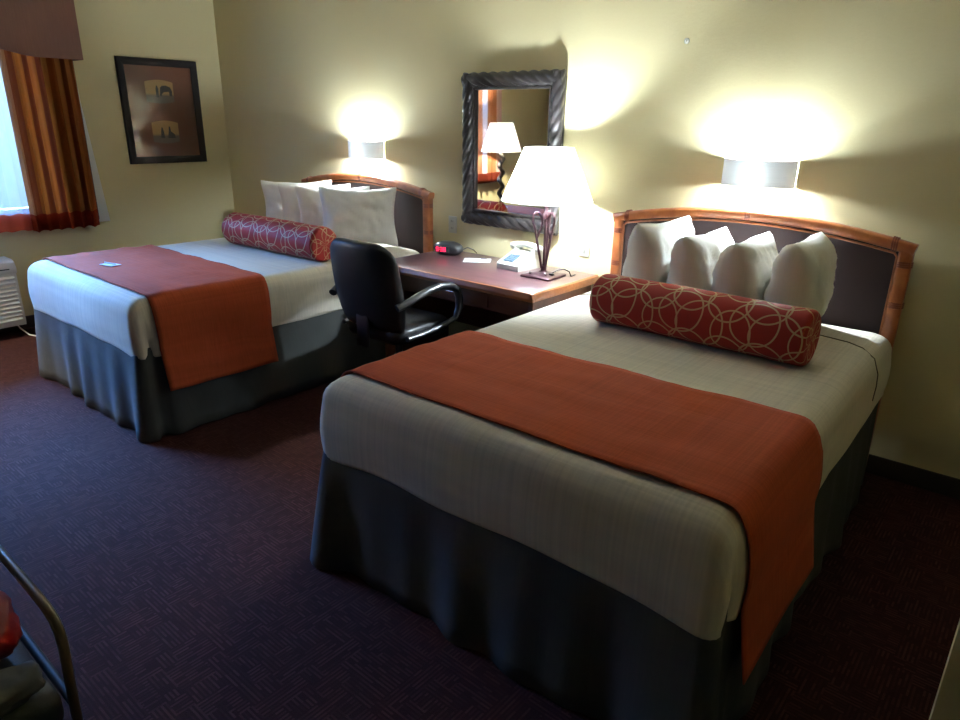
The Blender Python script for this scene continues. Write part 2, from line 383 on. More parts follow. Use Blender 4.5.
# window
wn = MB()
for a in ((WY0, WY0 + .06), (WY1 - .06, WY1), (-2.60, -2.54)): wn.box(-.12, -.05, a[0], a[1], WZ0, WZ1, .004)
for a in ((WZ0, WZ0 + .06), (WZ1 - .06, WZ1)): wn.box(-.12, -.05, WY0 + .06, WY1 - .06, a[0], a[1], .004)
win = struct(wn.build('window_1', 'frame_white'))
MB().box(-.092, -.088, WY0 + .055, WY1 - .055, WZ0 + .055, WZ1 - .055).build('window_pane', 'glass', win)
MB().box(-.15, .02, WY0, WY1, WZ0 - .025, WZ0, .004).build('window_sill', 'frame_white', win)

# ------------------------------------------------------------------ curtains and valance
def curtain_panel(y0, y1, z0, z1, x, amp, folds, seed, waist=0):
    mb = MB(); uvl = mb.bm.loops.layers.uv.new('UVMap'); nu, nv = folds * 12, 30
    rnd = random.Random(seed); ph = [rnd.uniform(0, 6) for _ in range(3)]
    grid = []
    for j in range(nv + 1):
        v = j / nv; row = []
        for i in range(nu + 1):
            u = i / nu
            a = amp * (.7 + .5 * (1 - v)) * (1 + .25 * math.sin(u * 9 + ph[0]))
            dx = a * math.sin(u * folds * 2 * PI + .5 * math.sin(u * 7 + ph[1]) + .35 * math.sin(v * 3 + ph[2]))
            y = y0 + (y1 - y0) * u + .25 * a * math.cos(u * folds * 2 * PI * 1.0 + v)
            z = z0 + (z1 - z0) * v + .006 * math.sin(u * folds * 2 * PI + 1)
            row.append(mb.bm.verts.new((x + dx, y, z)))
        grid.append(row)
    for j in range(nv):
        for i in range(nu):
            f = mb.bm.faces.new((grid[j][i], grid[j][i + 1], grid[j + 1][i + 1], grid[j + 1][i]))
            for l, (a, c_) in zip(f.loops, ((i, j), (i + 1, j), (i + 1, j + 1), (i, j + 1))): l[uvl].uv = (a / nu, c_ / nv)
    return mb
CT = 2.24
cu = curtain_panel(-1.76, -1.275, .755, CT, .10, .022, 6, 1).build('curtain', 'curtain', solid=.003)
tag(cu, 'orange and gold striped curtain gathered at the corner side of the window', 'curtain', 'striped window curtains')
lin = MB().box(.035, .045, -1.50, -1.248, .80, CT); lin.build('dark_lining', 'black_lining', cu)
lw = MB(); lw.prism([(-1.5, .775), (-1.16, .775), (-1.235, 1.7), (-1.262, CT), (-1.5, CT)], .022, .028, 'yz'); lw.build('white_lining', 'white_lining', cu)
c2 = curtain_panel(-3.99, -3.42, .755, CT, .10, .022, 6, 4).build('curtain', 'curtain_far', solid=.003)
tag(c2, 'striped orange curtain seen only in the mirror, beside the reflected lamp', 'curtain', 'striped window curtains')
sh = curtain_panel(-3.47, -1.72, .765, CT, .055, .012, 16, 7).build('sheer_curtain', 'sheer')
tag(sh, 'bright sheer white curtain with a red hem across the window', 'curtain')
rd = MB().tube([(.09, -4.05, CT + .015), (.09, -1.24, CT + .015)], .014, 12)
rod = rd.build('curtain_rod', 'chrome')
tag(rod, 'curtain rod hidden behind the brown window valance', 'rod')
for yy in (-4.03, -1.26):
    MB().box(0, .095, yy - .008, yy + .008, CT + .005, CT + .025).build('rod_bracket', 'chrome', rod)
# valance : padded board with scalloped lower edge and side returns
def val_z(y):
    d = min(abs(y + 1.225), abs(y + 4.06))
    t = min(1, max(0, (d - .30) / .35)); t = t * t * (3 - 2 * t)
    return 2.0 + .05 * t
va = MB()
ys = [-4.06 + (4.06 - 1.225) * i / 60 for i in range(61)]
out = [(y, val_z(y)) for y in ys] + [(y, 2.50) for y in ys[::-1]]
va.rings([[(x, a, z) for a, z in out] for x in (.165, .172, .180, .186)][:4])
val = va.build('valance', 'valance', angle=30)
tag(val, 'brown fabric covered valance box above the window curtains', 'valance')
MB().box(0, .165, -1.237, -1.225, 2.0, 2.5).build('side_return', 'valance', val)
MB().box(0, .165, -4.06, -4.048, 2.0, 2.5).build('side_return', 'valance', val)
MB().box(0, .165, -4.048, -1.237, 2.488, 2.5).build('top_board', 'valance', val)

# ------------------------------------------------------------------ wall heater / air conditioner
pt = empty('air_conditioner', (0, -2.50, 0))
b = MB()
b.rings([[(x, y, z) for x, z in [(.016, .09), (.225, .09), (.235, .13), (.235, .49), (.016, .49)]] for y in (-.53, .53)])
b.build('housing', 'white_pl', pt, 30)
b = MB(); b.rings([[(x, y, z) for x, z in [(.016, .49), (.238, .49), (.245, .505), (.245, .535), (.225, .570), (.185, .585), (.016, .585)]] for y in (-.535, -.53, .53, .535)])
b.build('top_cover', 'white_pl', pt, 30)
b = MB().box(.236, .2465, .30, .49, .520, .528); b.build('handle_slot', 'dark_slot', pt)
for i in range(11):
    z = .135 + i * .0315
    mb = MB(); mb.rings([[(x, y, zz) for x, zz in [(.232, z + .004), (.252, z), (.254, z + .006), (.236, z + .020)]] for y in (-.51, .51)])
    mb.build('louver', 'white_pl', pt, 30)
tag(pt, 'white wall heating and cooling unit with horizontal louvers under the window', 'air conditioner')
cord = MB().tube([(.13, -2.02, .10), (.17, -2.00, .05), (.24, -1.97, .008), (.36, -1.93, .008), (.50, -1.86, .010), (.60, -1.76, .03), (.60, -1.70, .12)], .005, 8)
tag(cord.build('power_cord', 'white_pl'), 'thin white cord looping down beside the wall heating unit', 'cord')

# ------------------------------------------------------------------ framed picture
pic = empty('framed_picture', (0, -.575, 1.64))
hw, hh, fwid = .341, .419, .058
b = MB()
def frame_ring(mb, hw, hh, wd, prof):
    """mitred frame in the yz plane; prof = (inset 0..1, x depth)"""
    loops = []
    for t, x in prof:
        a, c_ = hw - wd * t, hh - wd * t
        loops.append([(x, -a, -c_), (x, a, -c_), (x, a, c_), (x, -a, c_)])
    mb.rings(loops, False, False)
frame_ring(b, hw, hh, fwid, [(0, 0), (0, .022), (.12, .028), (.5, .026), (.85, .020), (1, .016), (1, 0), (0, 0)])
b.build('frame', 'pic_frame', pic, 20)
MB().box(.001, .009, -hw + fwid - .004, hw - fwid + .004, -hh + fwid - .004, hh - fwid + .004).build('mount_board', 'mat_red', pic)
def print_(cy, cz, pw, ph, kind):
    mb = MB(); uvl = mb.bm.loops.layers.uv.new('UVMap')
    n = 14; top = [(cy - pw + 2 * pw * i / n, cz + ph + .018 * math.sin(PI * i / n)) for i in range(n + 1)]
    pts = [(cy - pw, cz - ph), *[(cy - pw + 2 * pw * i / n, cz - ph - .014 * math.sin(PI * i / n)) for i in range(1, n)], (cy + pw, cz - ph)] + top[::-1]
    vs = mb.rings([[(.0092, a, c_) for a, c_ in pts], [(.0106, a, c_) for a, c_ in pts]])
    for f in mb.bm.faces:
        for l in f.loops: l[uvl].uv = ((l.vert.co.y - cy + pw) / (2 * pw), (l.vert.co.z - cz + ph) / (2 * ph))
    o = mb.build('print', 'art', pic)
    fig = MB()
    def blob(pts): fig.prism([(cy + a * pw, cz + c_ * ph) for a, c_ in pts], .0107, .0113, 'yz')
    if kind == 0:      # a figure beside a dark rounded shape
        blob([(-.28, -.55), (-.10, -.55), (-.08, .3), (-.14, .62), (-.22, .66), (-.28, .3)])
        blob([(-.02, -.35), (.06, .45), (.2, .65), (.5, .68), (.78, .5), (.9, .1), (.86, -.4), (.7, -.4), (.66, .05), (.3, .0), (.14, -.2), (.1, -.45)])
    else:              # two standing figures
        blob([(-.42, -.6), (-.12, -.6), (-.14, .0), (-.22, .5), (-.30, .55), (-.36, .1)])
        blob([(.12, -.6), (.7, -.6), (.66, -.2), (.4, .1), (.36, .6), (.26, .62), (.22, .1)])
    fig.build('silhouette_figures', 'silhouette', o)
print_(-.585 + .575, 1.80 - 1.64, .12, .078, 0)
print_(-.577 + .575, 1.475 - 1.64, .115, .078, 1)
MB().box(.0125, .0145, -hw + fwid - .002, hw - fwid + .002, -hh + fwid - .002, hh - fwid + .002).build('picture_glass', 'glass', pic)
tag(pic, 'dark framed picture with two small sepia scenes on a red-brown mount, between window and corner', 'picture')

# ------------------------------------------------------------------ beds
BW, BY0, BY1 = .75, -2.195, -.125      # half width, foot, head (local y, wall at 0)
BT, BB, ER = .75, .458, .085
def cover_x(z):                          # half-width of the coverlet side at height z
    t = (z - BB) / (BT - ER - BB); t = max(0, min(1, t))
    return BW - .010 * (1 - t) * 0 + .010 * math.sin(PI * t) - .004
def make_bed(x, rz, seed, crease_side):
    rnd = random.Random(seed)
    bed = empty('bed', (x, 0, 0), rz)
    # headboard -------------------------------------------------
    H = .735; ztop = lambda q: 1.112 + .082 * (1 - (q / H) ** 2)
    hy = -.065
    fr = MB()
    fr.sqtube([(q, hy, ztop(q)) for q in [-H - .002 + (2 * H + .004) * i / 40 for i in range(41)]], 0, .026, .030, .6)
    for s in (-1, 1): fr.sqtube([(s * (H - .030), hy, .0 + 1.115 * i / 6) for i in range(7)], 0, .030, .028, .5)
    fr.tube([(-H + .03, hy, .55), (H - .03, hy, .55)], .022, 10)
    hb = fr.build('headboard', 'rattan', bed, 50)
    pn = MB()
    pts = [(-H + .04, .56), (H - .04, .56)] + [(q, ztop(q) - .02) for q in [(H - .04) * (1 - 2 * i / 30) for i in range(31)]]
    pn.prism(pts, -.078, -.05); pn.build('headboard_panel', 'panel', hb)
    iw = MB(); path = [(-H + .062, -.080, .6), (-H + .062, -.080, 1.075)] + [(q, -.080, ztop(q) - .036) for q in [-(H - .075) + 2 * (H - .075) * i / 30 for i in range(31)]] + [(H - .062, -.080, 1.075), (H - .062, -.080, .6)]
    iw.tube(path, .006, 6); iw.build('inner_piping', 'rattan', hb)
    for (q, zz, ver) in ((-.655, 0, 1), (0, 0, 1), (.655, 0, 1), (-H + .028, 1.045, 0), (H - .028, 1.045, 0), (-H + .028, .86, 0), (H - .028, .86, 0)):
        mb = MB()
        for k in (-1, 0, 1):
            if ver:
                c_ = (q + k * .009, hy, ztop(q + k * .009)); mb.lathe([(.029, -.005), (.0335, -.003), (.0335, .003), (.029, .005)], c_, 16, 'x', False, False)
            else: mb.lathe([(.031, -.005), (.0345, -.003), (.0345, .003), (.031, .005)], (math.copysign(H - .030, q), hy, zz + k * .009), 16, 'z', False, False)
        mb.build('rattan_binding', 'wrap', hb)
    # box spring core ------------------------------------------
    MB().box(-BW + .05, BW - .05, BY0 + .05, BY1, .06, .50, .01).build('box_spring', 'skirt', bed)
    # skirt ----------------------------------------------------
    cy = (BY0 + BY1) / 2; hl = (BY1 - BY0) / 2
    NC, NS = 5, 70
    sk = MB(); loops = []
    base = rrect(BW - .012, hl - .010, .03, NC, NS, 0, cy)
    n = len(base); acc = [0]
    for i in range(1, n): acc.append(acc[-1] + math.dist(base[i], base[i - 1]))
    ph = [rnd.uniform(0, 6) for _ in range(4)]
    for k in range(9):
        t = k / 8; z = .50 - (.50 - .006) * t
        l = []
        for i, (px, py) in enumerate(base):
            nxp, pxp = base[(i + 1) % n], base[i - 1]
            tx, ty = nxp[0] - pxp[0], nxp[1] - pxp[1]; d = math.hypot(tx, ty) or 1; nx, ny = ty / d, -tx / d
            s = acc[i]
            wv = .010 * math.sin(s * 17 + ph[0] + 1.2 * math.sin(s * 3.1)) + .008 * math.sin(s * 29 + ph[1]) + .010 * math.sin(s * 6.3 + ph[2])
            o = t ** .8 * (.026 + wv)
            # split pleats at the two foot corners
            for sx in (-1, 1):
                dc = math.hypot(px - sx * BW, py - BY0)
                if dc < .22:
                    o += t * (.040 * math.exp(-(dc / .12) ** 2))
                    if abs(px) > BW - .06 and py > BY0 + .02: o -= t * .055 * math.exp(-((py - BY0 - .085) / .03) ** 2)
            if py > BY1 - .06: o = min(o, 0)
            l.append((px + nx * o, py + ny * o, z))
        loops.append(l)
    vs = sk.rings(loops, False, False)
    sk.build('bed_skirt', 'skirt', bed, 60, solid=.003)
    # coverlet -------------------------------------------------
    cv = MB(); loops = []
    prof = [(.035, BB + .006), (.010, BB), (.000, BB + .012)] + [(.004 - .010 * math.sin(PI * t) if False else -(cover_x(BB + (BT - ER - BB) * t) - BW), BB + (BT - ER - BB) * t) for t in (.12, .3, .5, .7, .88, 1)]
    R = ER
    for q in range(1, 7):
        a = PI / 2 * q / 6; prof.append((.004 + R * (1 - math.cos(a)) * .95, BT - R + R * math.sin(a)))
    for ins in (.125, .18, .26, .36, .5, .62, .735): prof.append((ins, BT))
    for ins, z in prof:
        rc = max(.02, .05 - max(0, ins) * .2) if ins < .2 else .02
        hw_ = BW - ins; hl_ = hl - ins * (1 if ins < .1 else hl / BW * .985)
        l = []
        for (px, py) in rrect(hw_, hl_, min(rc, hw_ * .9, hl_ * .9), NC, NS, 0, cy):
            zz = z; ox = oy = 0
            if z < BT - .001:
                t = (BT - z) / (BT - BB)
                w_ = nz(px * 1.0, py * 1.0, z * .7 + seed, 3.1) * .010 * t
                # foot and side push
                if abs(py - (cy - hl_)) < .05: oy -= w_
                if abs(abs(px) - hw_) < .05: ox += math.copysign(w_, px)
                # lower hem dips slightly
                zz += (nz(px, py, seed, 2.3) * .016 - .002) * t * t if ins < .03 else 0
                # corner crease : folded tuck just round each foot corner
                for sx in (-1, 1):
                    if px * sx > hw_ - .02 and py < BY0 + .30:
                        dy = py - (BY0 + .070)
                        ox -= sx * .030 * t ** .9 * math.exp(-(dy / .022) ** 2)
                        dy2 = py - (BY0 + .115); ox += sx * .010 * t * math.exp(-(dy2 / .03) ** 2)
                    zz -= .024 * t * t * math.exp(-(math.hypot(px - sx * BW, py - BY0) / .16) ** 2)
            else:
                zz += nz(px, py, seed, 4) * .004
            l.append((px + ox, py + oy, zz))
        loops.append(l)
    cv.rings(loops, True, True)
    cvo = cv.build('coverlet', 'cover', bed, 60)
    # stitched line across the coverlet near the pillows
    sp = [(-BW - .010, -.56, .56)] + [(-BW - .011, -.55, .62), (-BW - .006, -.54, .67), (-BW + .020, -.52, .726), (-BW + .075, -.485, .7515), (-BW + .14, -.44, .7525)] 
    sp = sp + [(q, -.405, .753) for q in (-.5, 0, .45)] + [(-a, c_, z) for a, c_, z in sp[::-1]]
    sm = MB().tube(sp, .0022, 6); sm.build('seam', 'seam', cvo)
    tag(bed, '', 'bed', 'two beds with rattan framed headboards')
    return bed
bed1 = make_bed(1.973, -.007, 11, 1); bed1['label'] = 'far bed by the window, the runner on it carrying a small card'
bed2 = make_bed(4.905, .0206, 23, 1); bed2['label'] = 'near bed in the foreground, right of the desk, with four upright pillows in a row'

def make_runner(x, rz, seed):
    mb = MB(); G = .007; zb = .262
    prof = []     # (x, z) down the left side, over, down the right side
    for i in range(9): t = i / 8; z = zb + (BB - zb) * t; prof.append((BW + .046 - .030 * t, z))
    for i in range(1, 8): z = BB + (BT - ER - BB) * i / 7; prof.append((cover_x(z) + G + .006, z))
    for q in range(1, 8):
        a = PI / 2 * q / 7; prof.append((BW - .004 - ER * (1 - math.cos(a)) * .95 + G, BT - ER + ER * math.sin(a) + G))
    prof = [(-a, z) for a, z in prof] + [(-.66 + 1.32 * i / 40, BT + G) for i in range(1, 40)] + [(a, z) for a, z in prof[::-1]]
    y0, y1 = -2.085, -1.415; nv = 22
    g = []
    for i, (px, pz) in enumerate(prof):
        row = []
        for j in range(nv + 1):
            v = j / nv; y = y0 + (y1 - y0) * v
            hang = max(0, (BT - pz) / (BT - zb))
            dx = math.copysign(1, px) * (nz(px, y * 2.2, seed + pz, 2.0) * .010 + .006) * hang if pz < BT - .08 else 0
            dz = 0 if pz < BT - .02 else max(0, .0035 + nz(px * .5, y, seed, 9) * .006 + nz(px, y * .6, seed + 3, 17) * .003 + max(0, nz(px * .4 + y, y * 1.2 - px * .3, seed + 5, 11)) * .007)
            yy = y + nz(px, pz, seed + 7, 2.5) * .006 + (.02 * hang * (.5 - v) )
            zz = pz + dz + (nz(y, 1, seed, 4) * .008 if i in (0, len(prof) - 1) else 0)
            row.append(mb.bm.verts.new((px + dx, yy, zz)))
        g.append(row)
    for a, c_ in zip(g, g[1:]):
        for j in range(nv): mb.bm.faces.new((a[j], c_[j], c_[j + 1], a[j + 1]))
    o = mb.build('bed_runner', 'runner', None, 60, solid=.004); place(o, (x, 0, 0), rz)
    return o
def at(x0, rz, p):        # bed-local to world
    return (x0 + p[0] * math.cos(rz) - p[1] * math.sin(rz), p[0] * math.sin(rz) + p[1] * math.cos(rz), p[2])
ru1 = make_runner(1.973, -.007, 31); tag(ru1, 'rust red runner across the foot of the far bed', 'bed runner', 'rust bed runners')
ru2 = make_runner(4.905, .0206, 47); tag(ru2, 'rust red runner across the foot of the near bed, hanging down its right side', 'bed runner', 'rust bed runners')

# pillows ------------------------------------------------------------
def pillow(L, Hh, T, seed, puff=4.0, ex=.45, bow=.07):
    nu, nv = 30, 24; mb = MB()
    def P(u, v, s):
        x = u * L / 2 * (1 - (bow + .01) * (1 - v * v) * abs(u)); z = v * Hh / 2 * (1 - bow * (1 - u * u) * abs(v))
        cr_ = (abs(u) * abs(v)) ** 6; x *= 1 - .05 * cr_; z *= 1 - .02 * cr_
        e = max(0, (1 - abs(u) ** puff)) * max(0, (1 - abs(v) ** 2.6))
        t = T / 2 * e ** ex * (1 - .12 * v)
        ww = (nz(u * 1.5, v * 1.5, seed, 1.6) * .03 + abs(nz(u * 3 + v * 2, v - u, seed + 5, 2.2)) * -.040) * e ** .5
        y = s * (t + ww * .6) + nz(u, v, seed + 9, 1.1) * .012
        return Vector((x, y, z + Hh / 2 + nz(u, v, seed + 2, 2) * .006 * (1 if v > 0 else 0)))
    F = [[mb.bm.verts.new(P(-1 + 2 * i / nu, -1 + 2 * j / nv, 1)) for j in range(nv + 1)] for i in range(nu + 1)]
    B_ = [[F[i][j] if i in (0, nu) or j in (0, nv) else mb.bm.verts.new(P(-1 + 2 * i / nu, -1 + 2 * j / nv, -1)) for j in range(nv + 1)] for i in range(nu + 1)]
    for i in range(nu):
        for j in range(nv):
            mb.bm.faces.new((F[i][j], F[i + 1][j], F[i + 1][j + 1], F[i][j + 1]))
            mb.bm.faces.new((B_[i][j], B_[i][j + 1], B_[i + 1][j + 1], B_[i + 1][j]))
    return mb
ordn = ['first', 'second', 'third', 'fourth']
def put_pillow(f, r_, zt, T, seed, label, group, lean=0, puff=5.0, ex=.5, bow=.09):
    """front top corner f=(x,y), rear top corner r_"""
    dx, dy = r_[0] - f[0], r_[1] - f[1]; L = math.hypot(dx, dy); ang = math.atan2(dy, dx)
    zb = .756
    o = pillow(L, zt - zb, T, seed, puff, ex, bow).build('pillow', 'sheet', None, 80)
    o.location = ((f[0] + r_[0]) / 2, (f[1] + r_[1]) / 2, zb); o.rotation_euler = (lean, 0, ang)
    tag(o, label, 'pillow', group)
G1, G2 = 'pillows on the far bed', 'pillows on the near bed'
for i, (fx, rx_, fy, zt, T) in enumerate(((1.47, 1.80, -.64, 1.175, .16), (1.69, 2.02, -.64, 1.165, .16), (1.90, 2.24, -.64, 1.160, .16), (2.15, 2.52, -.63, 1.175, .18))):
    put_pillow((fx, fy), (rx_, -.20), zt, T, 60 + i, ['leftmost white pillow on the far bed, nearest the room corner', 'second white pillow from the left on the far bed', 'third white pillow from the left on the far bed, behind the broad one', 'rightmost white pillow on the far bed, its broad face turned to the room'][i], G1, puff=2.6, ex=.58, bow=.12, lean=(-.14, -.16, -.18, -.22)[i])
for i, (fx, rx_, zt) in enumerate(((4.60, 4.655, 1.185), (4.835, 4.85, 1.150), (5.066, 5.055, 1.150), (5.303, 5.285, 1.175))):
    put_pillow((fx, -.66), (rx_, -.19), zt, .222, 80 + i, ['leftmost white pillow on the near bed, closest to the table lamp', 'second upright white pillow from the left on the near bed', 'third upright white pillow from the left on the near bed', 'rightmost white pillow on the near bed, beside the bare headboard panel'][i], G2)

# bolsters -------------------------------------------------------------
def bolster(cx, cy, L, R, rz, label, shift):
    mb = MB(); uvl = mb.bm.loops.layers.uv.new('UVMap'); n = 40
    prof = [(.004, -L / 2 + .004), (R * .5, -L / 2 + .002), (R * .82, -L / 2)]
    for q in range(1, 6): a = PI / 2 * q / 5; prof.append((R * .82 + R * .18 * math.sin(a), -L / 2 + R * .2 * (1 - math.cos(a))))
    prof += [(R, -L / 2 + .05 + (L - .1) * i / 16) for i in range(17)]
    prof += [(r_, -h) for r_, h in prof[:8][::-1]]
    arc = 0; ss = [0]
    for a, b_ in zip(prof, prof[1:]): arc += math.dist(a, b_); ss.append(arc)
    V = []
    for k, (r_, h) in enumerate(prof):
        row = []
        for q in range(n):
            a = 2 * PI * q / n; f = 1 + .03 * nz(math.cos(a), math.sin(a), h * 3 + shift, 1.3) if r_ > R * .9 else 1
            z = r_ * f * math.sin(a); z = max(z, -R * .93)
            row.append(mb.bm.verts.new((h, r_ * f * math.cos(a), z)))
        V.append(row)
    for k in range(len(V) - 1):
        for q in range(n):
            f = mb.bm.faces.new((V[k][q], V[k][(q + 1) % n], V[k + 1][(q + 1) % n], V[k + 1][q]))
            for l, (kk, qq) in zip(f.loops, ((k, q), (k, q + 1), (k + 1, q + 1), (k + 1, q))):
                l[uvl].uv = (ss[kk] + shift, 2 * PI * qq / n * .11)
    mb.bm.faces.new(V[0][::-1]); mb.bm.faces.new(V[-1])
    o = mb.build('bolster_pillow', 'bolster', None, 60)
    place(o, (cx, cy, .756 + R * .93), rz)
    for s in (-1, 1):
        pp = MB(); pp.tube([(s * (L / 2 - .012), R * .93 * math.cos(a), max(-R * .9, R * .93 * math.sin(a))) for a in [2 * PI * q / 32 for q in range(32)]], .0045, 6, closed=True)
        pp.build('piping', MT['runner'], o)
    tag(o, label, 'bolster', 'ringed red bolsters')
bolster(2.075, -.915, 1.01, .112, .025, 'round red bolster with pale rings, on the far bed before its pillows', .0)
bolster(5.022, -.865, .925, .112, -.01, 'round red bolster with pale rings, on the near bed before its pillows', .13)

# card on the far runner, with folded half
cdm = MB(); cdm.box(-.055, .055, -.032, .032, 0, .0015).box(-.052, .052, .0, .0015, .0015, .012)
card = cdm.build('card', 'paper'); place(card, (1.80, -1.90, .767), .25)
tag(card, 'small pale card lying on the rust runner of the far bed', 'card')

# ------------------------------------------------------------------ desk
dk = empty('desk', (3.41, 0, 0))
dx0, dx1 = 2.795 - 3.41, 4.03 - 3.41
top = MB().box(dx0, dx1, -.665, -.003, .722, .750, .004).build('desktop', 'desk_top', dk)
e = MB()
e.prism([(-.685, .722), (-.676, .747), (-.664, .7495), (-.664, .722)], dx0, dx1 + .012, 'yz')
e.prism([(dx1 - .001, .722), (dx1 + .020, .722), (dx1 + .014, .742), (dx1 + .004, .7495), (dx1 - .001, .7495)], -.685, -.003, 'xz')
e.box(dx0, dx1 + .012, -.672, -.650, .700, .722, .003).box(dx1 - .010, dx1 + .012, -.650, -.003, .700, .722, .003)
e.build('edge_molding', 'desk_edge', dk, 30)
MB().box(dx0 + .03, dx1 - .04, -.615, -.597, .585, .722, .002).build('apron', 'desk_dark', dk)
for xx in (dx0 + .012, dx1 - .045): MB().box(xx, xx + .03, -.63, -.03, 0, .70, .003).build('side_panel', 'desk_dark', dk)
MB().box(dx0 + .042, dx1 - .045, -.06, -.042, .25, .70).build('modesty_panel', 'desk_dark', dk)
dr = MB().box(-.28, .28, -.625, -.615, .60, .71, .004).build('drawer', 'desk_dark', dk)
MB().tube([(-.04, -.628, .655), (-.03, -.64, .655), (.03, -.64, .655), (.04, -.628, .655)], .004, 8).build('handle', 'chrome', dr)
tag(dk, 'wooden writing desk with dark top between the two beds', 'desk')

# ------------------------------------------------------------------ office chair
ch = empty('office_chair', (3.235, -.900, 0), .02)
b = MB()
def rloop(cx, cy, z, hw, hl, rc): return [(a, c_, z) for a, c_ in rrect(hw, hl, rc, 6, 4, cx, cy)]
b.rings([rloop(0, 0, .425, .20, .19, .06), rloop(0, 0, .43, .225, .215, .07), rloop(0, 0, .46, .24, .23, .08), rloop(0, 0, .495, .238, .228, .08), rloop(0, 0, .515, .22, .21, .08), rloop(0, 0, .522, .15, .14, .08), rloop(0, 0, .518, .05, .05, .04)])
b.build('seat', 'leather', ch, 70)
# backrest : grid shell swept with a curve, leaning back
bk = MB(); loops = []
def bloop(t, z):
    hwz = .262 if t < .8 else .262 * math.sqrt(max(0, 1 - ((t - .8) / .22) ** 2 * .55))
    hwz *= 1 - .10 * (1 - min(1, t * 3)) 
    th = .052 * (.55 + .45 * math.sin(PI * min(1, max(0, t)) ** .8)) + .004
    yc = -.215 - .125 * t + .03 * t * t
    l = []
    n = 28
    for q in range(n):
        a = 2 * PI * q / n; ca, sa = math.cos(a), math.sin(a)
        x = hwz * math.copysign(abs(ca) ** .55, ca); y = th * math.copysign(abs(sa) ** .75, sa)
        y += .045 * (x / .262) ** 2
        l.append((x, yc + y, z))
    return l
zs = [(0, .50, .5), (.02, .505, .9), (.08, .535, 1), (.2, .59, 1), (.35, .665, 1), (.5, .74, 1), (.65, .815, 1), (.78, .88, 1), (.88, .93, 1), (.94, .962, .97), (.98, .982, .9), (1.0, .995, .75), (1.01, 1.0, .45)]
for t, z, k in zs:
    l = bloop(min(t, 1), z); cy = sum(p[1] for p in l) / len(l)
    loops.append([(p[0] * (1 - (1 - k) * .5), cy + (p[1] - cy) * k, p[2]) for p in l])
bk.rings(loops); bk.build('backrest', 'leather', ch, 70)
MB().box(-.045, .045, -.285, -.265, .40, .62, .006).build('back_bracket', 'plastic', ch)
for s in (-1, 1):
    ar = MB(); X = s * .285
    pth = [(X * .93, -.262, .665), (X, -.205, .685), (X, -.12, .708), (X, -.02, .728), (X, .06, .735), (X, .15, .722), (X, .20, .69), (X, .222, .640), (X, .222, .585), (X, .19, .525), (X * .98, .12, .505), (X * .95, .03, .487), (X * .93, -.10, .475), (X * .93, -.19, .475)]
    ar.tube(pth, lambda i: .020 if i < 9 else .014, 12, flat=.62 if False else 1.25)
    ar.build('armrest', 'plastic', ch, 60)
MB().lathe([(.03, .12), (.03, .28), (.022, .28), (.022, .40), (.09, .405), (.09, .428)], n=20).build('gas_column', 'plastic', ch)
bs = MB(); bs.lathe([(.045, .07), (.05, .09), (.045, .13)], n=20)
for k in range(5):
    a = 2 * PI * k / 5 + .3; c_, s_ = math.cos(a), math.sin(a)
    bs.tube([(.03 * c_, .03 * s_, .105), (.16 * c_, .16 * s_, .09), (.29 * c_, .29 * s_, .068)], lambda i: (.024, .02, .015)[i], 10)
bs.build('star_base', 'plastic', ch, 60)
for k in range(5):
    a = 2 * PI * k / 5 + .3; c_, s_ = math.cos(a), math.sin(a)
    MB().lathe([(.006, -.025), (.026, -.022), (.027, -.004), (.012, -.003), (.012, .003), (.027, .004), (.026, .022), (.006, .025)], (0, 0, 0), 18, 'x').xf(Matrix.Translation((.29 * c_, .29 * s_, .0275)) @ Matrix.Rotation(a + PI / 2, 4, 'Z')).build('caster', 'plastic', ch)
tag(ch, 'black leather office chair with looped arms pulled up to the desk', 'office chair')

# ------------------------------------------------------------------ mirror
mi = empty('wall_mirror', (3.360, -.004, .950)); mi.rotation_euler = (.009, 0, 0)
MW, MH, FW_ = .392, .955, .100
b = MB()
for (x0, x1, z0, z1) in ((-MW + .008, -MW + FW_, 0.008, MH - .008), (MW - FW_, MW - .008, .008, MH - .008), (-MW + FW_, MW - FW_, .008, FW_), (-MW + FW_, MW - FW_, MH - FW_, MH - .008)):
    b.box(x0, x1, -.022, 0, z0, z1, .003)
fo = b.build('frame', 'pewter', mi, 30)
def rope(p0, p1, R, pitch):
    mb = MB(); p0, p1 = Vector(p0), Vector(p1); Ln = (p1 - p0).length; t = (p1 - p0) / Ln
    nrm = Vector((0, -1, 0)); sd = t.cross(nrm); n = 28; kk = int(Ln / .006); loops = []
    for i in range(kk + 1):
        s = Ln * i / kk; c_ = p0 + t * s; l = []
        for q in range(n):
            a = 2 * PI * q / n; ph = 2 * a + 2 * PI * s / pitch
            r_ = R * (.70 + .34 * abs(math.cos(ph)) ** .6)
            l.append(c_ + sd * math.cos(a) * r_ + nrm * math.sin(a) * r_ * .75)
        loops.append(l)
    mb.rings(loops); return mb
q = .046
for a, c_ in (((-MW + q, -.024, .012), (-MW + q, -.024, MH - .012)), ((MW - q, -.024, MH - .012), (MW - q, -.024, .012)), ((-MW + .012, -.024, MH - q), (MW - .012, -.024, MH - q)), ((MW - .012, -.024, q), (-MW + .012, -.024, q))):
    rope(a, c_, .043, .155).build('twisted_molding', 'pewter', fo, 60)
il = MB(); iw_ = FW_ - .010
for (x0, x1, z0, z1) in ((-MW + iw_, -MW + FW_ + .006, iw_, MH - iw_), (MW - FW_ - .006, MW - iw_, iw_, MH - iw_), (-MW + iw_, MW - iw_, iw_, FW_ + .006), (-MW + iw_, MW - iw_, MH - FW_ - .006, MH - iw_)):
    il.box(x0, x1, -.030, -.006, z0, z1, .002)
il.build('inner_lip', 'pewter', fo)
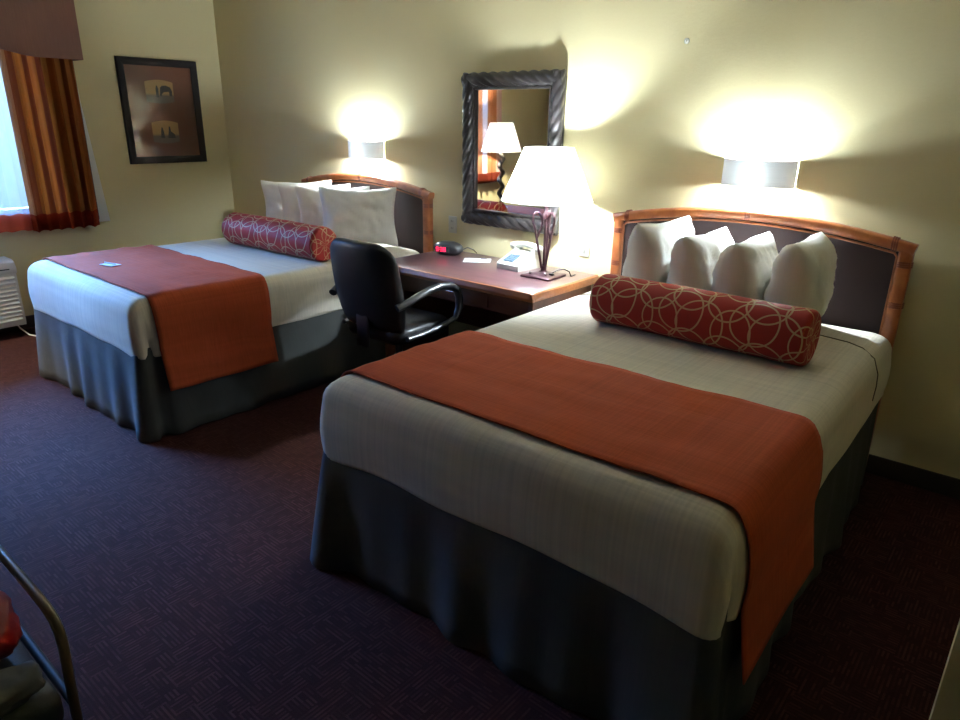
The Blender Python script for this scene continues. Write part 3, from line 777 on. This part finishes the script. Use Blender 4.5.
MB().box(-MW + FW_ - .005, MW - FW_ + .005, -.012, -.008, FW_ - .005, MH - FW_ + .005).build('mirror_glass', 'mirror', mi)
tag(mi, 'rectangular wall mirror in a dark twisted rope frame above the desk', 'mirror')

# ------------------------------------------------------------------ wall sconces
def sconce(x, label):
    o = empty('wall_sconce', (x, 0, 1.395))
    W2, D, h0, h1 = .176, .118, -.060, .062
    mb = MB(); loops = []
    n = 28
    def arc(off, z): return [(-(W2 - off) * math.cos(PI * i / n), -.002 - (D - off) * math.sin(PI * i / n) ** .8, z) for i in range(n + 1)]
    mb.rings([arc(0, h0), arc(0, h1)], False, False, closed=False)
    shd = mb.build('shade', 'sconce', o, 50)
    for z in (h0, h1): MB().tube(arc(0, z), .0022, 6).build('shade_rim', 'white_pl', shd)
    MB().box(-.055, .055, -.018, -.001, -.045, .045, .004).build('back_plate', 'white_pl', o)
    bm_ = MT.get('sbulb') or MT.setdefault('sbulb', emis('sconce_bulb', LAMP_COL, SCONCE_W / 2 / (PI * 4 * PI * .018 ** 2)))
    for q in (1, -1):
        MB().tube([(0, -.018, q * .002), (0, -.05, q * .002), (0, -.066, q * .010)], .008, 10).build('bulb_holder', 'white_pl', o)
        MB().ball((0, -.066, q * .031), .018, (1, 1, 1.1), 12).build('bulb', bm_, o)
    tag(o, label, 'wall lamp', 'half round wall sconces')
    return o
sconce(1.985, 'lit half round white wall sconce above the far bed headboard')
sconce(4.905, 'lit half round white wall sconce above the near bed headboard')

# ------------------------------------------------------------------ desk lamp
LX, LY = 3.825, -.272
la = empty('table_lamp', (LX, LY, .7505), .05)
b = MB(); lo = []
for hw_, z in ((.098, 0), (.100, .002), (.100, .010), (.094, .015), (.02, .030), (.018, .034)):
    lo.append([(a, c_, z) for a, c_ in rrect(hw_, hw_, min(.006, hw_ * .3), 3, 3)])
b.rings(lo); b.build('base', 'lampiron', la, 20)
st = MB().lathe([(.018, .028), (.018, .062), (.010, .066), (.0085, .07), (.0085, .33), (.018, .335), (.020, .36), (.012, .372), (.012, .44), (.018, .442), (.018, .48)], n=16)
st.build('stem', 'lampiron', la)
for k, a0 in enumerate((PI + .75, PI + .75 + 2.1, PI + .75 + 4.2)):
    prof = [(.012, .05), (.022, .10), (.034, .155), (.046, .21), (.052, .24), (.062, .28), (.074, .32), (.074, .352), (.060, .374), (.042, .372), (.028, .350), (.018, .315), (.024, .288), (.040, .248), (.048, .226)]
    # smooth the profile
    pts = []
    for i in range(len(prof) - 1):
        for t in (0, .5): pts.append((prof[i][0] * (1 - t) + prof[i + 1][0] * t, prof[i][1] * (1 - t) + prof[i + 1][1] * t))
    pts.append(prof[-1])
    MB().tube([(r_ * math.cos(a0), r_ * math.sin(a0), z) for r_, z in pts], .0078, 8).build('looped_rod', 'lampiron', la)
sh_ = MB(); n = 48; SB, ST, Z0, Z1 = .262, .138, .440, .728
sh_.lathe([(SB, Z0), (ST, Z1)], n=n, cap0=False, cap1=False)
so = sh_.build('lamp_shade', 'shade', la, 60)
rg = MB(); rg.tube([(SB * math.cos(a), SB * math.sin(a), Z0) for a in [2 * PI * q / n for q in range(n)]], .003, 6, closed=True)
rg.build('shade_rim', 'shade', so)
rg = MB(); rg.tube([(ST * math.cos(a), ST * math.sin(a), Z1) for a in [2 * PI * q / n for q in range(n)]], .003, 6, closed=True)
rg.build('shade_rim', 'shade', so)
sp_ = MB()
for k in range(3):
    a = 2 * PI * k / 3; sp_.tube([(.0, 0, Z1 - .03), (ST * math.cos(a), ST * math.sin(a), Z1 - .005)], .002, 6)
sp_.tube([(0, 0, .48), (0.045, 0, .52), (.05, 0, .60), (0.03, 0, .68), (0, 0, Z1 - .025)], .002, 6)
sp_.build('harp', 'chrome', la)
MB().ball((0, 0, .605), .032, (1, 1, 1.25), 12).build('bulb', emis('lamp_bulb', LAMP_COL, LAMP_W / (PI * 4 * PI * .034 ** 2)), la)
MB().ball((.055, -.065, .030), .008).build('switch_knob', 'chrome', la)
MB().ball((-.045, -.075, .026), .008).build('switch_knob', 'chrome', la)
MB().box(.055, .080, -.03, -.005, .015, .030, .003).build('socket', 'plastic', la)
MB().tube([(.068, -.012, .030), (.085, .02, .045), (.11, .05, .050), (.135, .07, .035), (.14, .085, .006), (.13, .15, .004)], .004, 8).build('cord', 'plastic', la)
tag(la, 'lit table lamp with white cone shade and looped iron rods on the desk', 'table lamp')

# ------------------------------------------------------------------ telephone
ph_ = empty('telephone', (3.572, -.170, .7505), -.06); ph_.scale = (1.12, 1.12, 1.15)
b = MB()
b.rings([[(x, y, z) for y, z in [(-.105, 0), (-.105, .028), (-.098, .034), (.025, .082), (.045, .084), (.100, .084), (.108, .074), (.108, 0)]] for x in (-.078, -.075, .075, .078)])
bd = b.build('body', 'cream_pl', ph_, 25)
sl = Matrix.Translation((-.020, -.045, .0555)) @ Matrix.Rotation(math.atan2(.048, .123), 4, 'X')
MB().box(-.036, .036, -.038, .036, -.001, .0035, .001, mat=sl).build('keypad', 'bluelcd', bd)
kk = MB()
for i in range(3):
    for j in range(4): kk.box(-.026 + i * .019, -.014 + i * .019, -.032 + j * .016, -.022 + j * .016, .0035, .0055, .0008, 1, mat=sl)
kk.build('keys', 'bluelcd', bd)
for xx in (-.062, .062): MB().box(xx - .014, xx + .014, .030, .085, .080, .094, .004).build('cradle', 'cream_pl', bd)
b = MB(); pts = [(-.105 + .21 * i / 20, 0.058, .118 - .018 * (abs(i - 10) / 10) ** 2) for i in range(21)]
b.tube(pts, lambda i: .016 + .003 * (abs(i - 10) / 10) ** 2, 14, flat=1.25)
for s in (-1, 1): b.ball((s * .085, .058, .105), .030, (1, .95, .62), 16)
b.build('handset', 'cream_pl', ph_, 60)
tag(ph_, 'cream desk telephone with handset on its cradle, left of the lamp base', 'telephone')

# ------------------------------------------------------------------ alarm clock
ck = empty('alarm_clock', (2.955, -.160, .7505), .25); ck.scale = (1.22, 1.15, 1.12)
b = MB(); lo = []
for k in range(9):
    z = .002 + .076 * k / 8; f = math.sqrt(max(.02, 1 - ((k / 8 - .45) / .62) ** 2))
    lo.append([(.090 * f * math.copysign(abs(math.cos(a)) ** .85, math.cos(a)), .052 * f * math.copysign(abs(math.sin(a)) ** .8, math.sin(a)), z) for a in [2 * PI * q / 32 for q in range(32)]])
b.rings(lo); b.build('body', 'plastic', ck, 60)
MB().box(-.060, .030, -.0555, -.030, .018, .056, .003).build('display_window', 'dark_slot', ck)
SEG = {'5': 'afgcd', '3': 'abgcd', '8': 'abcdefg'}
dg = MB()
def seg7(ch_, x, z, w_, h_):
    t = .0028; y0, y1 = -.0572, -.0552
    R_ = dict(a=(x, x + w_, z + h_ - t, z + h_), g=(x, x + w_, z + h_ / 2 - t / 2, z + h_ / 2 + t / 2), d=(x, x + w_, z, z + t),
              f=(x, x + t, z + h_ / 2, z + h_), b=(x + w_ - t, x + w_, z + h_ / 2, z + h_), e=(x, x + t, z, z + h_ / 2), c=(x + w_ - t, x + w_, z, z + h_ / 2))
    for s in SEG[ch_]: a = R_[s]; dg.box(a[0], a[1], y0, y1, a[2], a[3])
seg7('5', -.050, .025, .015, .025); seg7('3', -.025, .025, .015, .025); seg7('8', -.005, .025, .015, .025)
for zz in (.033, .042): dg.box(-.0315, -.0285, -.0572, -.0552, zz, zz + .003)
dg.build('digits', 'red_led', ck)
for xx in (-.01, .02, .045): MB().ball((xx, -.005, .074), .007, (1, 1, .6), 10).build('button', 'chrome', ck)
MB().tube([(.075, .02, .03), (.10, .04, .045), (.12, .07, .03), (.13, .10, .004)], .003, 8).build('cord', 'plastic', ck)
tag(ck, 'black oval alarm clock with glowing red digits on the desk', 'alarm clock')

# notepaper on the desk
pp = MB().box(-.088, .088, -.062, .062, 0, .0018).build('note_card', 'paper'); place(pp, (3.235, -.185, .7503), .62)
MB().box(.02, .06, .030, .052, .0018, .0024).build('printed_mark', 'ink', pp)
MB().box(-.045, -.010, -.01, .012, .0018, .0024).build('printed_picture', 'bluelcd', pp)
tag(pp, 'white printed card with a blue mark lying on the desk', 'card')

# outlets
def outlet(x, z, label, name='wall_outlet'):
    o = MB().box(-.037, .037, -.008, 0, -.058, .058, .003).build(name, 'cream_pl'); o.location = (x, -.0005, z)
    if name == 'wall_outlet':
        for s in (-1, 1):
            r_ = MB(); r_.box(-.018, .018, -.0105, -.0075, s * .024 - .015, s * .024 + .015, .004).build('socket', 'cream_pl', o)
            MB().box(-.009, -.006, -.0112, -.0100, s * .024 - .005, s * .024 + .006).box(.006, .009, -.0112, -.0100, s * .024 - .005, s * .024 + .006).build('slots', 'dark_slot', o)
    else: MB().box(-.012, .012, -.016, -.0075, -.026, .020, .002).build('rocker', 'cream_pl', o)
    tag(o, label, 'wall plate')
    return o
outlet(2.852, .925, 'cream wall outlet plate above the alarm clock, left of the mirror')
outlet(3.932, .905, 'cream wall switch plate right of the lamp, above the desk end', 'wall_switch')
# small white hook high on the back wall
hk = MB().lathe([(.014, 0), (.014, -.004), (.008, -.006)], n=16, axis='y'); hk.tube([(0, -.004, 0), (0, -.014, -.002), (0, -.016, .006)], .0035, 8)
ho = hk.build('wall_hook', 'cream_pl'); ho.location = (4.449, -.0005, 2.013)
tag(ho, 'tiny pale wall hook high between mirror and near bed sconce', 'hook')

# ------------------------------------------------------------------ side table and twisted lamp (seen in the mirror)
stb = empty('side_table', (.46, -3.56, 0))
MB().lathe([(.19, .44), (.20, .45), (.20, .465), (.19, .472)], n=40).build('table_top', 'tablew', stb)
MB().lathe([(.15, 0), (.15, .02), (.03, .05), (.028, .25), (.03, .42), (.08, .44)], n=24).build('pedestal', 'tablew', stb)
tag(stb, 'round wooden side table under the twisted lamp, by the window', 'table')
tl = empty('twisted_lamp', (.46, -3.56, .5925))
MB().lathe([(.09, -.120), (.09, -.108), (.06, -.09), (.045, -.075)], n=28).build('base', 'pewter', tl)
b = MB(); lo = []; n = 24
for i in range(121):
    z = -.085 + .645 * i / 120; ph2 = 2 * PI * z / .17
    lo.append([(.021 * math.cos(ph2) + .033 * math.cos(a), .021 * math.sin(ph2) + .033 * math.sin(a), z) for a in [2 * PI * q / n for q in range(n)]])
b.rings(lo); b.build('twisted_column', 'pewter', tl, 60)
ln = MB().lathe([(.255, .585), (.145, .925)], n=40, cap0=False, cap1=False).build('lamp_shade', 'shade_far', tl, 60)
MB().tube([(0, 0, .55), (0, 0, .70)], .01, 8).build('socket', 'chrome', tl)
MB().ball((0, 0, .755), .032, (1, 1, 1.25), 12).build('bulb', emis('far_bulb', FAR_COL, FAR_W / (PI * 4 * PI * .034 ** 2)), tl)
hp = MB()
for k in range(3):
    a = 2 * PI * k / 3; hp.tube([(0, 0, .90), (.135 * math.cos(a), .135 * math.sin(a), .918)], .002, 6)
hp.tube([(0, 0, .68), (.045, 0, .72), (.048, 0, .82), (0, 0, .90)], .002, 6)
hp.build('harp', 'chrome', tl)
tag(tl, 'lit lamp with dark twisted column and white shade, seen in the mirror', 'table lamp')

# ------------------------------------------------------------------ dark armchair at the lower left corner
ac = empty('armchair', (4.37, -3.50, 0))
b = MB(); lo = []
for ins, z in ((.03, .33), (.006, .335), (0, .36), (0, .405), (.012, .43), (.05, .442), (.15, .446)):
    lo.append([(a + .01, c_, z) for a, c_ in rrect(.30 - ins, .25 - ins, .045, 6, 6)])
b.rings(lo); b.build('seat', 'bag', ac, 60)
b = MB(); lo = []
for k in range(9):
    t = k / 8; z = .42 + .50 * t; e_ = .012 if k in (0, 8) else 0
    lo.append([(a - .275 - .07 * t, c_, z) for a, c_ in rrect(.035 - e_, .25 - e_, .022, 5, 6)])
b.rings(lo); b.build('backrest', 'bag', ac, 60)
for s in (1, -1):
    y_ = .273 * s
    p_ = [(-.30, y_, .585), (-.18, y_, .597), (.0, y_, .603), (.15, y_, .603), (.225, y_, .600), (.262, y_, .590), (.282, y_, .568), (.286, y_, .53), (.275, y_, .45), (.262, y_, .33), (.255, y_, .15), (.252, y_, .0)]
    MB().tube(p_, lambda i: .011, 12).build('armrest', 'bagrim', ac, 60)
    MB().tube([(-.285, y_, 0), (-.275, y_, .30), (-.31, y_, .62), (-.345, y_, .90)], .013, 10).build('rear_leg', 'bagrim', ac, 60)
    MB().tube([(-.275, y_, .36), (.262, y_, .36)], .011, 10).build('side_rail', 'bag', ac)
tag(ac, 'dark armchair with curved brown arm in the lower left corner', 'armchair')
def lump(name, mat, c, s, seed, label, cat):
    mb = MB(); mb.ball((0, 0, 0), 1, (1, 1, 1), 40)
    for v in mb.bm.verts:
        d = v.co.copy(); k = 1 + .16 * nz(d.x, d.y, d.z + seed, 1.7) + .10 * nz(d.x, d.y, d.z + seed, 4.2)
        v.co = Vector((math.copysign(abs(d.x) ** .8, d.x) * s[0] * k, math.copysign(abs(d.y) ** .8, d.y) * s[1] * k, math.copysign(abs(d.z) ** .8, d.z) * s[2] * k))
    o = mb.build(name, mat, None, 80); o.location = c; tag(o, label, cat)
lump('folded_jacket', 'redcloth', (4.41, -3.362, .528), (.150, .105, .083), 3, 'shiny red garment lying on the armchair seat', 'clothing')
lump('cloth', 'greycloth', (4.63, -3.365, .478), (.050, .095, .034), 8, 'crumpled grey cloth at the front edge of the armchair seat', 'cloth')
